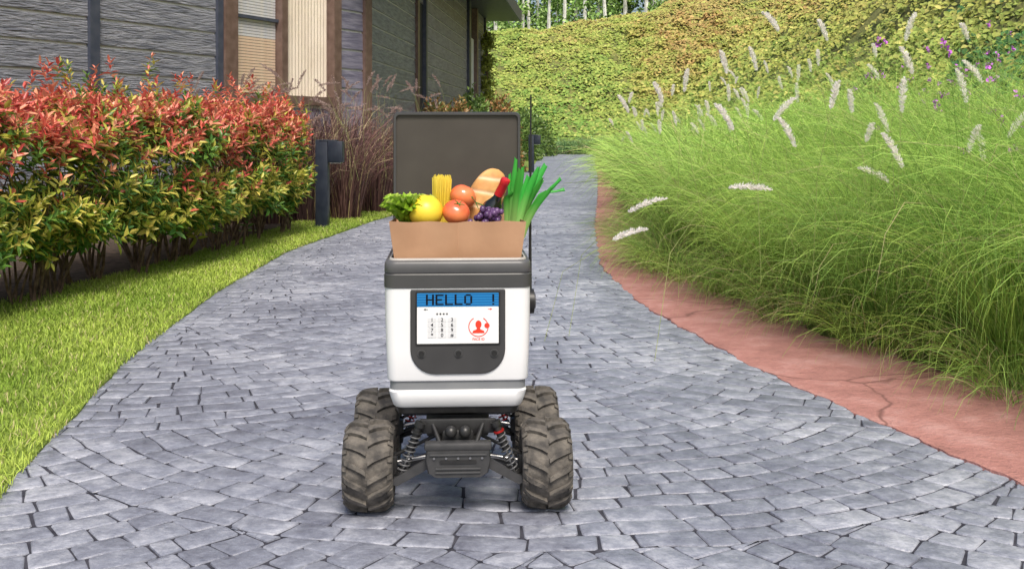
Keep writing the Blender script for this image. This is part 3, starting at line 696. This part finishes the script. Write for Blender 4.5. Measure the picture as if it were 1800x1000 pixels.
def text(name,s,x,z,size,mat,y=-.0132,parent=rob):
    cu=bpy.data.curves.new(name,'FONT'); cu.body=s; cu.size=size; cu.align_x='CENTER'; cu.align_y='CENTER'; cu.offset=size*.018; cu.materials.append(mat)
    o=link(bpy.data.objects.new(name,cu),parent); o.location=(x,y,z); o.rotation_euler=(R(90),0,0); return o
keys=["1","2","3","4","5","6","7","8","9","*","0","#"]
for i,kx in enumerate(keys):
    x=-.088+(i%3)*.034; z=.6565-(i//3)*.0175
    prism("key_%d"%i,rrect(x-.015,x+.015,z-.0075,z+.0075,(.002,)*4,3),-.0137,-.0125,m_key)
    text("key_label_%d"%i,kx,x,z,.017,m_ink,y=-.0141)
text("stars","* * * *",-.054,.6735,.016,m_ink)
def flat(name,pts,mat,y=-.0131): return pymesh(name,[(p[0],y,p[1]) for p in pts],[tuple(range(len(pts)))[::-1]],mat,rob)
flat("arrow_back",[(-.117,.692),(-.110,.6955),(-.110,.693),(-.102,.693),(-.102,.691),(-.110,.691),(-.110,.6885)],m_ink)
flat("arrow_next",[(.117,.692),(.110,.6955),(.110,.693),(.102,.693),(.102,.691),(.110,.691),(.110,.6885)],m_inkr)
V=[];F=[];n=48;cx,cz=.070,.632
for i in range(n+1):
    a_=R(60-300*i/n)
    for rr in (.0315,.0345): V.append((cx+rr*math.cos(a_),-.0131,cz+rr*math.sin(a_)))
for i in range(n): F.append((2*i,2*i+1,2*i+3,2*i+2))
pymesh("icon_ring",V,F,m_inkr,rob)
head=[(cx+.0105*math.cos(6.283*i/20),cz+.008+.0135*math.sin(6.283*i/20)) for i in range(20)]; flat("icon_head",head[::-1],m_inkr)
flat("icon_shoulders",[(cx-.021,cz-.022),(cx-.019,cz-.014),(cx-.007,cz-.009),(cx-.005,cz-.003),(cx+.005,cz-.003),(cx+.007,cz-.009),(cx+.019,cz-.014),(cx+.021,cz-.022)],m_inkr,-.0130)
flat("icon_dot",[(cx+.029+.009*math.cos(-6.283*i/16),cz+.004+.009*math.sin(-6.283*i/16)) for i in range(16)],m_inkr,-.0134)
text("icon_label","FACE ID",cx,.5895,.0115,m_inkr)
for i,x in enumerate((-.124,.002,.124)):
    cyl("button_ring_%d"%i,(x,-.006,.541),(x,-.0115,.541),.0145,.0138,m_char,rob,28); cyl("button_%d"%i,(x,-.010,.541),(x,-.0145,.541),.0105,.0095,m_blk,rob,24)
# lid
LW=.246
o1=rrect(-LW,LW,.845,1.372,(.02,.02,.022,.022)); i1=rrect(-LW+.011,LW-.011,.86,1.361,(.012,.012,.014,.014))
V=[];F=[];n=len(o1); ly=B1+.012
rings=[(ly+.05,o1),(ly+.008,o1),(ly,[(p[0]*.988,1.1085+(p[1]-1.1085)*.993) for p in o1]),(ly+.0,i1),(ly+.016,i1)]
for y,pp_ in rings: V+=[(p[0],y,p[1]) for p in pp_]
for j in range(4):
    for i in range(n): i2=(i+1)%n; F.append((j*n+i,j*n+i2,(j+1)*n+i2,(j+1)*n+i))
F.append(tuple(range(n)))
pymesh("lid",V,F,m_char,rob,30)
prism("lid_lining",[(p[0]*.999,p[1]) for p in i1],ly+.012,ly+.02,m_lidin)
for sx in (-1,1):
    cyl("hinge_%d"%(sx+1),(sx*.13,B1+.005,.856),(sx*.19,B1+.005,.856),.011,.011,m_blk,rob)
cyl("antenna_base",(.262,.20,.66),(.262,.20,.88),.0065,.0055,m_blk,rob,12)
curve("antenna",[(.262,.20,.86),(.263,.20,1.1),(.265,.20,1.43)],.005,m_blk,rob,[1,.85,.6])
cyl("side_knob",(.246,.20,.685),(.275,.20,.685),.047,.044,m_blk,rob,36); cyl("side_knob_cap",(.27,.20,.685),(.281,.20,.685),.03,.026,m_char,rob,30)
def tprof(w):
    w=abs(w); return np.interp(w,[0,.03,.055,.072,.082,.086],[.141,.140,.137,.131,.118,.105])
def wheel(name,x,y,outer):
    prof=[(.078,-.070),(.085,-.080),(.105,-.086),(.120,-.082),(.131,-.072),(.137,-.055),(.140,-.03),(.141,0),(.140,.03),(.137,.055),(.131,.072),(.120,.082),(.105,.086),(.085,.080),(.078,.070)]
    t=lathe(name+"_tyre",prof,m_rub,rob,56,50)
    V=[];F=[]; nl=15
    ws=[.003,.022,.042,.060,.074,.083]; 
    for side in (-1,1):
        for k in range(nl):
            th=2*math.pi*(k+(.5 if side>0 else 0))/nl; o=len(V)
            for i,w in enumerate(ws):
                fr=i/(len(ws)-1)
                r0=float(tprof(w))-.004; r1=float(tprof(w))+(.0135 if i<4 else .010 if i<5 else .004)
                off=-.30*fr**.8; half=.054+.022*fr
                for rr,aa in ((r0,th+off-half*1.1),(r1,th+off-half*.85),(r1,th+off+half*.85),(r0,th+off+half*1.1)):
                    V.append((rr*math.cos(aa),rr*math.sin(aa),side*w))
            for i in range(len(ws)-1):
                for c_ in range(4):
                    c2=(c_+1)%4; F.append((o+i*4+c_,o+i*4+c2,o+(i+1)*4+c2,o+(i+1)*4+c_))
            F.append((o,o+1,o+2,o+3)); e=o+(len(ws)-1)*4; F.append((e+3,e+2,e+1,e))
            o=len(V); t2=th-.30+math.pi/nl
            for w,rr in ((.068,.129),(.068,.143),(.084,.118),(.084,.127)):
                for aa in (t2-.05,t2+.05): V.append((rr*math.cos(aa),rr*math.sin(aa),side*w))
            F+= [(o,o+1,o+3,o+2),(o+2,o+3,o+7,o+6),(o+4,o+5,o+7,o+6),(o,o+2,o+6,o+4),(o+1,o+3,o+7,o+5)]
    bm=bmesh.new(); me=bpy.data.meshes.new("t"); me.from_pydata(V,[],F); bm.from_mesh(me); 
    l=bmobj(name+"_lugs",bm,m_rub,rob)
    rim=lathe(name+"_rim",[(.02,-.062),(.045,-.066),(.07,-.058),(.079,-.072),(.0795,.072),(.07,.058),(.045,.066),(.02,.062)],m_blk,rob,32)
    hub=lathe(name+"_hub",[(.012,-.078),(.014,-.06),(.014,.06),(.012,.078)],m_met,rob,12)
    for ob in (t,l,rim,hub):
        ob.location=(x,y,.1525); ob.rotation_euler=(0,R(90),0)
    for i in range(6):
        a_=i*1.047; cyl(name+"_nut_%d"%i,(x+outer*.060,y+.035*math.cos(a_),.15+.035*math.sin(a_)),(x+outer*.068,y+.035*math.cos(a_),.15+.035*math.sin(a_)),.005,.005,m_met,rob,6)
TR=.303; FY,BY=.035,.50
wheel("front_left_wheel",-TR,FY,-1);wheel("front_right_wheel",TR,FY,1);wheel("rear_left_wheel",-TR,BY,-1);wheel("rear_right_wheel",TR,BY,1)
box("chassis_plate",(0,.25,.215),(.15,.56,.03),m_blk,rob,bevel=.006); box("chassis_body",(0,.27,.27),(.22,.34,.09),m_blk,rob,bevel=.012)
for s_,yy in (("front",FY),("rear",BY)):
    sg=-1 if s_=="front" else 1
    box(s_+"_gearbox",(0,yy,.235),(.11,.12,.10),m_blk,rob,bevel=.012)
    box(s_+"_shock_tower",(0,yy+sg*.045,.295),(.26,.014,.05),m_blk,rob,bevel=.005)
    for sx in (-1,1):
        n_=s_+("_l" if sx<0 else "_r")
        cyl(n_+"_axle",(sx*.05,yy,.19),(sx*.25,yy,.155),.008,.008,m_met,rob,10)
        for dy in (-.05,.05): 
            cyl(n_+"_arm_%d"%(dy>0),(sx*.06,yy+dy,.185),(sx*.225,yy+dy*.4,.125),.011,.009,m_blk,rob,10)
        box(n_+"_knuckle",(sx*.222,yy,.145),(.03,.055,.09),m_blk,rob,bevel=.006)
        cyl(n_+"_upper_arm",(sx*.07,yy+sg*.02,.26),(sx*.222,yy+sg*.01,.185),.006,.006,m_blk,rob,10)
        p0=Vector((sx*.125,yy+sg*.078,.318));p1=Vector((sx*.200,yy+sg*.078,.125))
        cyl(n_+"_shock_body",p0,p0.lerp(p1,.5),.0125,.0125,m_blk,rob,16);cyl(n_+"_shock_rod",p0.lerp(p1,.45),p1,.005,.005,m_met,rob,10)
        cyl(n_+"_shock_cap",p0,p0.lerp(p1,.08),.018,.018,m_blk,rob,16); cyl(n_+"_shock_seat",p0.lerp(p1,.86),p0.lerp(p1,.92),.017,.017,m_blk,rob,16)
        cyl(n_+"_shock_collar",p0.lerp(p1,.16),p0.lerp(p1,.19),.0185,.0185,m_redm if sx>0 else m_blk,rob,16)
        d=(p1-p0);ln=d.length;d.normalize();u_=d.orthogonal().normalized();w_=d.cross(u_);pts=[]
        for i in range(150):
            t=i/149; a_=t*2*math.pi*8.5; q=p0+d*ln*(.19+.67*t)+(u_*math.cos(a_)+w_*math.sin(a_))*.0165; pts.append(q)
        curve(n_+"_spring",pts,.0029,m_rim if s_=="front" else m_redm,rob)
box("bumper_top",(0,-.075,.247),(.225,.05,.026),m_bump,rob,bevel=.008)
prism("bumper",[(-.11,.205),(-.10,.16),(-.075,.145),(.075,.145),(.10,.16),(.11,.205),(.105,.236),(-.105,.236)],-.10,-.05,m_bump,bev=.006)
prism("bumper_slot",rrect(-.062,.062,.192,.205,(.005,)*4,4),-.1025,-.098,m_blk)
for z in (.222,.176,.163): box("bumper_rib_%d"%int(z*1000),(0,-.1015,z),(.15 if z<.2 else .19,.006,.006),m_char,rob,bevel=.0015)
for sx in (-1,1):
    bm=bmesh.new(); bmesh.ops.create_uvsphere(bm,u_segments=20,v_segments=12,radius=.021); o=bmobj("joint_%d"%(sx+1),bm,m_blk,rob,80); o.location=(sx*.024,-.05,.285)
    cyl("bumper_strut_%d"%(sx+1),(sx*.06,-.07,.25),(sx*.09,.0,.31),.008,.008,m_blk,rob,10)
    prism("arm_plate_%d"%(sx+1),[(sx*.10,.20),(sx*.215,.135),(sx*.222,.115),(sx*.205,.108),(sx*.10,.165)],-.060,-.043,m_bump)
box("servo",(.07,.16,.30),(.05,.06,.035),m_redm,rob,bevel=.004)
for i in range(5): cyl("bolt_%d"%i,(-.08+.04*i,-.102,.212),(-.08+.04*i,-.106,.212),.004,.004,m_met,rob,8)
# ------------------------------------------------------------ groceries
def place(o,loc,rot=(0,0,0)):
    o.matrix_world=MW@Matrix.LocRotScale(Vector(loc),Euler(rot),None); return o
m_paper=pmat("kraft_paper",(.42,.235,.135),(.48,.28,.165),rough=.75,scale=6,bump=.25,bscale=12,bdist=.01)
def bag():
    V=[];F=[];levels=[(.803,.214,.045,.40,0),(.86,.219,.040,.405,0),(.93,.229,.034,.41,.3),(.987,.236,.028,.415,1)]
    nx_=20;ny_=10
    def ringp(hw,yf,yb,k):
        pts=[]
        for i in range(nx_): x=-hw+2*hw*i/nx_; pts.append((x,yf+.006*k*math.sin(x*40)+ (.008*math.exp(-(x/.012)**2)) +.004*math.sin(x*13),0))
        for i in range(ny_): y=yf+(yb-yf)*i/ny_; pts.append((hw-.014*k*math.sin(math.pi*i/ny_),y,0))
        for i in range(nx_): x=hw-2*hw*i/nx_; pts.append((x,yb+.004*math.sin(x*30),0))
        for i in range(ny_): y=yb-(yb-yf)*i/ny_; pts.append((-hw+.014*k*math.sin(math.pi*i/ny_),y,0))
        return pts
    n=2*(nx_+ny_)
    for z,hw,yf,yb,k in levels+[(.987,.2345,.0295,.4135,1),(.93,.2275,.0355,.4085,.3),(.86,.2175,.0415,.4035,0)]:
        for p in ringp(hw,yf,yb,k): V.append((p[0],p[1],z-.004*k*math.exp(-(p[0]/.03)**2)+(k*.0015*math.sin(p[0]*50))))
    L_=7
    for j in range(L_-1):
        for i in range(n): i2=(i+1)%n; F.append((j*n+i,j*n+i2,(j+1)*n+i2,(j+1)*n+i))
    F.append(tuple(range(n))[::-1]); F.append(tuple((L_-1)*n+i for i in range(n)))
    return pymesh("paper_bag",V,F,m_paper,None,35)
place(bag(),(0,0,0))
def ball(name,loc,r,mat,sq=1.0,dim=.1,bumpa=.0,rot=(0,0,0)):
    bm=bmesh.new(); bmesh.ops.create_uvsphere(bm,u_segments=40,v_segments=28,radius=r)
    for v_ in bm.verts:
        z=v_.co.z/r; rr=math.hypot(v_.co.x,v_.co.y)
        a_=math.atan2(v_.co.y,v_.co.x)
        k=1+bumpa*math.cos(5*a_)*max(0,z)
        v_.co.x*=k;v_.co.y*=k
        v_.co.z=v_.co.z*sq-(dim*r*math.exp(-(rr/(r*.28))**2) if z>0 else -dim*.5*r*math.exp(-(rr/(r*.28))**2))
    o=bmobj(name,bm,mat,None,80); return place(o,loc,rot)
m_gf=pmat("grapefruit_skin",(.84,.56,.02),(.88,.66,.06),rough=.38,scale=6,bump=.15,bscale=90,bdist=.002)
m_tom=pmat("tomato_skin",(.66,.06,.03),(.80,.24,.09),rough=.22,scale=7,coat=.3)
m_calyx=pmat("green_stalk",(.05,.14,.02),(.10,.22,.04),rough=.6)
ball("grapefruit",(-.112,.112,1.016),.0615,m_gf,.94,.05,rot=(.3,.2,0))
def tomato(loc,r,rot):
    o=ball("tomato",loc,r,m_tom,.86,.14,.03,rot)
    st=[]
    for i in range(5):
        a_=i*1.257; st.append(([(0,0,r*.72),(math.cos(a_)*r*.2,math.sin(a_)*r*.2,r*.80),(math.cos(a_)*r*.45,math.sin(a_)*r*.45,r*.80)],[.002,.0022,.0006]))
    tubes("calyx",st,m_calyx,o,4)
tomato((.020,.20,1.062),.049,(-.3,.5,0)); tomato((-.005,.105,1.013),.049,(.5,.3,0)); tomato((.08,.30,.99),.048,(0,0,0))
m_pasta=pmat("dry_pasta",(.80,.62,.06),(.88,.72,.12),rough=.35)
st=[]
for i in range(150):
    a_=rs.uniform(0,6.28);r_=.030*math.sqrt(rs.random()); x,y=r_*math.cos(a_),r_*math.sin(a_)
    top=.262+rs.uniform(-.014,.005); k=rs.uniform(1.05,1.25); st.append(([(x*.8,y*.8,0),(x*k,y*k,top)],[.0013,.0013]))
place(tubes("spaghetti",st,m_pasta,None,5),(-.063,.215,.875),(0,.03,0))
# lettuce
m_let=leafmat("lettuce_leaf",.4,.35,.4)
V=[];F=[];C=[]
def lett_leaf(base,ax,nm,Ln,Wd,ph):
    ax=ax.normalized(); sd=ax.cross(nm).normalized(); up=sd.cross(ax); o=len(V);nu,nv=16,24
    for i in range(nu+1):
        u_=i/nu
        for j in range(nv+1):
            v_=(j/nv-.5)*2; w=Wd*math.sin(min(1,u_*1.05+.08)*math.pi*.62)**.8
            edge=max(abs(v_)**2,u_**3)
            ruf=.012*edge*(math.sin(v_*17+u_*9+ph)+.6*math.sin(v_*31+ph*2+u_*22))
            L_=Ln*u_*(1-.18*v_*v_)
            p=base+ax*L_+sd*w*v_+up*(ruf+.02*math.sin(u_*3)*(1-abs(v_))-.03*u_*u_+.022*v_*v_)
            V.append(p); q=(1-abs(v_))**6; C.append((.20+.36*q+.16*edge,.46+.28*q+.14*edge,.04+.14*q))
    for i in range(nu):
        for j in range(nv): a_=o+i*(nv+1)+j; F.append((a_,a_+1,a_+nv+2,a_+nv+1))
for k in range(11):
    a_=-2.9+k*.56; lean=rs.uniform(.35,.8)
    lett_leaf(Vector((0,0,-.06)),Vector((math.cos(a_)*lean,math.sin(a_)*lean,1)),Vector((-math.cos(a_),-math.sin(a_),.6)),rs.uniform(.125,.15),rs.uniform(.05,.065),k*1.3)
for k in range(5):
    a_=k*1.3; lett_leaf(Vector((0,0,-.05)),Vector((math.cos(a_)*.3,math.sin(a_)*.3,1)),Vector((-math.cos(a_),-math.sin(a_),.3)),.125,.05,k*2.1)
lt=npmesh("lettuce",np.array([tuple(v_) for v_ in V]),np.array(F),m_let,None,np.array(C)*.9,smooth=True); place(lt,(-.175,.14,1.012))
def breadmat():
    m,nt,b=newmat("bread_crust"); N=nt.nodes;L=nt.links
    tc=N.new("ShaderNodeTexCoord"); n1=N.new("ShaderNodeTexNoise"); n1.inputs["Scale"].default_value=14; n1.inputs["Detail"].default_value=5
    L.new(tc.outputs["Object"],n1.inputs["Vector"]); cr=N.new("ShaderNodeValToRGB"); e=cr.color_ramp.elements
    e[0].position=.3; e[0].color=(.50,.22,.07,1); e[1].position=.7; e[1].color=(.76,.52,.26,1); x=e.new(.52); x.color=(.66,.36,.12,1)
    L.new(n1.outputs["Fac"],cr.inputs[0])
    at=N.new("ShaderNodeAttribute"); at.attribute_name="Col"; mx=N.new("ShaderNodeMixRGB"); L.new(at.outputs["Fac"],mx.inputs[0]); L.new(cr.outputs[0],mx.inputs[1]); mx.inputs[2].default_value=(.84,.70,.48,1)
    L.new(mx.outputs[0],b.inputs["Base Color"]); b.inputs["Roughness"].default_value=.7
    bp=N.new("ShaderNodeBump"); bp.inputs["Strength"].default_value=.5; bp.inputs["Distance"].default_value=.004; L.new(n1.outputs["Fac"],bp.inputs["Height"]); L.new(bp.outputs[0],b.inputs["Normal"]); return m
nu,nv=48,40;V=[];F=[];C=[]
for i in range(nu+1):
    t=i/nu; z=-.13+.26*t; r_=.066*max(0,1-abs(2*t-1)**2.6)**.5
    for j in range(nv):
        a_=2*math.pi*j/nv; cut=0
        for c_ in (-.075,-.02,.035,.09):
            dd_=(z-c_-.018*math.sin(a_+1.57)); cut=max(cut,.7*math.exp(-(dd_/.006)**2)) if math.cos(a_+1.57)>.1 else cut
        k=1-.10*cut+.02*math.sin(a_*3+z*30); V.append((r_*k*math.cos(a_),r_*.85*k*math.sin(a_),z)); C.append((cut,cut,cut))
for i in range(nu):
    for j in range(nv): j2=(j+1)%nv; F.append((i*nv+j,i*nv+j2,(i+1)*nv+j2,(i+1)*nv+j))
place(npmesh("bread_loaf",np.array(V),np.array(F),breadmat(),None,np.array(C),smooth=True),(.096,.285,1.040),(0,R(26),R(10)))
# wine bottle
m_bg=pmat("bottle_glass",(.006,.008,.006),rough=.08,coat=.5); m_foil=pmat("red_foil",(.55,.01,.02),(.65,.02,.03),rough=.35,metal=.15); m_lab=pmat("paper_label",(.5,.42,.3),rough=.7)
bt_=empty("wine_bottle")
lathe("glass",[(.033,0),(.037,.004),(.037,.16),(.034,.18),(.022,.20),(.0155,.215),(.0145,.27),(.0145,.285)],m_bg,bt_,32,50)
lathe("foil",[(.0165,.225),(.0158,.272),(.0172,.275),(.0172,.288),(.0155,.292),(.001,.2925)],m_foil,bt_,28,40)
lathe("label",[(.0373,.05),(.0376,.051),(.0376,.13),(.0373,.131)],m_lab,bt_,32,40)
dv=Vector((.172,.12,1.125))-Vector((.05,.215,.86)); bt_.matrix_world=MW@Matrix.Translation((.170,.105,1.128))@dv.to_track_quat('Z','Y').to_matrix().to_4x4()@Matrix.Translation((0,0,-.29))
# grapes
m_gr=pmat("grape_skin",(.05,.02,.08),(.14,.07,.18),rough=.3,scale=30)
gp=empty("grapes"); gp.matrix_world=MW@Matrix.Translation((.108,.075,1.005))
bm=bmesh.new()
for i in range(52):
    p=Vector((rs.gauss(0,.028),rs.gauss(0,.013),rs.gauss(0,.012))); p.z-=abs(p.x)*.25; p.x=max(-.065,min(.062,p.x))
    r_=rs.uniform(.0095,.0125); bmesh.ops.create_icosphere(bm,subdivisions=3,radius=r_,matrix=Matrix.Translation(p)@Matrix.Diagonal((1,1,1.12,1)))
bmobj("berries",bm,m_gr,gp,80)
tubes("stalk",[([(.0,0,.01),(-.02,-.005,.035),(-.045,-.005,.045),(-.06,0,.065)],[.003,.0025,.0022,.003]),([(-.045,-.005,.045),(-.035,-.01,.02)],[.002,.001])],m_calyx,gp,6)
# leek bunch
lk=empty("leek_bunch"); lk.matrix_world=MW@Matrix.Translation((.207,.17,.90))
V=[];F=[];C=[]
for k in range(17):
    an=-.04+.56*(k/16)+rs.uniform(-.04,.04); dy=rs.uniform(-.2,.2); Ln=rs.uniform(.20,.28)*(1.0 if an<.35 else .92); w=rs.uniform(.008,.013); tw=rs.uniform(-.7,.7); o=len(V);n=12
    g=rs.uniform(0,1); c0=np.array([.42,.60,.20]);c1_=np.array([.05,.26+.18*g,.03+.03*g])
    x0=-.022+.045*k/16+rs.uniform(-.006,.006);y0=rs.uniform(-.03,.03)
    for i in range(n+1):
        t=i/n; aa=an*(.6+.6*t); p=Vector((x0+math.sin(aa)*Ln*t*1.0,y0+dy*Ln*t,math.cos(aa)*Ln*t+.02))
        if k%7==0 and t>.7: p.z-=(t-.7)*.16; p.x+=(t-.7)*.10
        ww=w*(1 if t<.85 else max(.45,1-(t-.85)*3)); s_=Vector((math.cos(aa)*math.cos(tw),math.sin(tw),-math.sin(aa)*math.cos(tw)))
        nn=Vector((0,-1,0)); cc3=c0*(1-min(1,t*1.5))+c1_*min(1,t*1.5)
        for q in (-1,0,1): V.append(p+s_*ww*q+nn*(.005 if q==0 else 0)+Vector((0,0,(.008 if q==(1 if k%2 else -1) and t>.99 else 0)))); C.append(cc3*(1.25 if q==0 else 1))
    for i in range(n):
        for q in (0,1): a_=o+i*3+q; F.append((a_,a_+1,a_+4,a_+3))
npmesh("leaves",np.array([tuple(v_) for v_ in V]),np.array(F),m_let,lk,np.array(C),smooth=True)
st=[]
for i in range(7): x=rs.uniform(-.025,.018); y=rs.uniform(-.025,.025); st.append(([(x,y,-.06),(x,y,.07)],[.011,.010]))
tubes("shanks",st,pmat("leek_white",(.6,.65,.4),(.7,.75,.5),rough=.4),lk,10)
# ------------------------------------------------------------ light, world, camera
EL,AZ=R(54),R(168)
w=bpy.data.worlds.new("World"); sc.world=w; w.use_nodes=True; nt=w.node_tree
sky=nt.nodes.new("ShaderNodeTexSky"); sky.sky_type='NISHITA'; sky.sun_disc=False; sky.sun_elevation=EL; sky.sun_rotation=AZ; sky.air_density=1.0; sky.dust_density=4; sky.ozone_density=1
nt.links.new(sky.outputs[0],nt.nodes["Background"].inputs[0]); nt.nodes["Background"].inputs[1].default_value=.15
sl=bpy.data.lights.new("sun","SUN"); sl.energy=3.8; sl.angle=R(20); sl.color=(1,.93,.83)
so=bpy.data.objects.new("sun",sl); sc.collection.objects.link(so)
sd=Vector((math.sin(AZ)*math.cos(EL),math.cos(AZ)*math.cos(EL),math.sin(EL))); so.rotation_euler=sd.to_track_quat('Z','Y').to_euler(); so.location=sd*30
cam=bpy.data.cameras.new("camera"); co=bpy.data.objects.new("camera",cam); sc.collection.objects.link(co)
co.location=(0,0,1.3); co.rotation_euler=(R(90),0,0); cam.sensor_width=36; cam.lens=38.6; cam.shift_y=-.15; cam.clip_end=1500; cam.clip_start=.05
sc.camera=co
sc.view_settings.view_transform='Standard'; sc.view_settings.look='None'; sc.view_settings.exposure=0
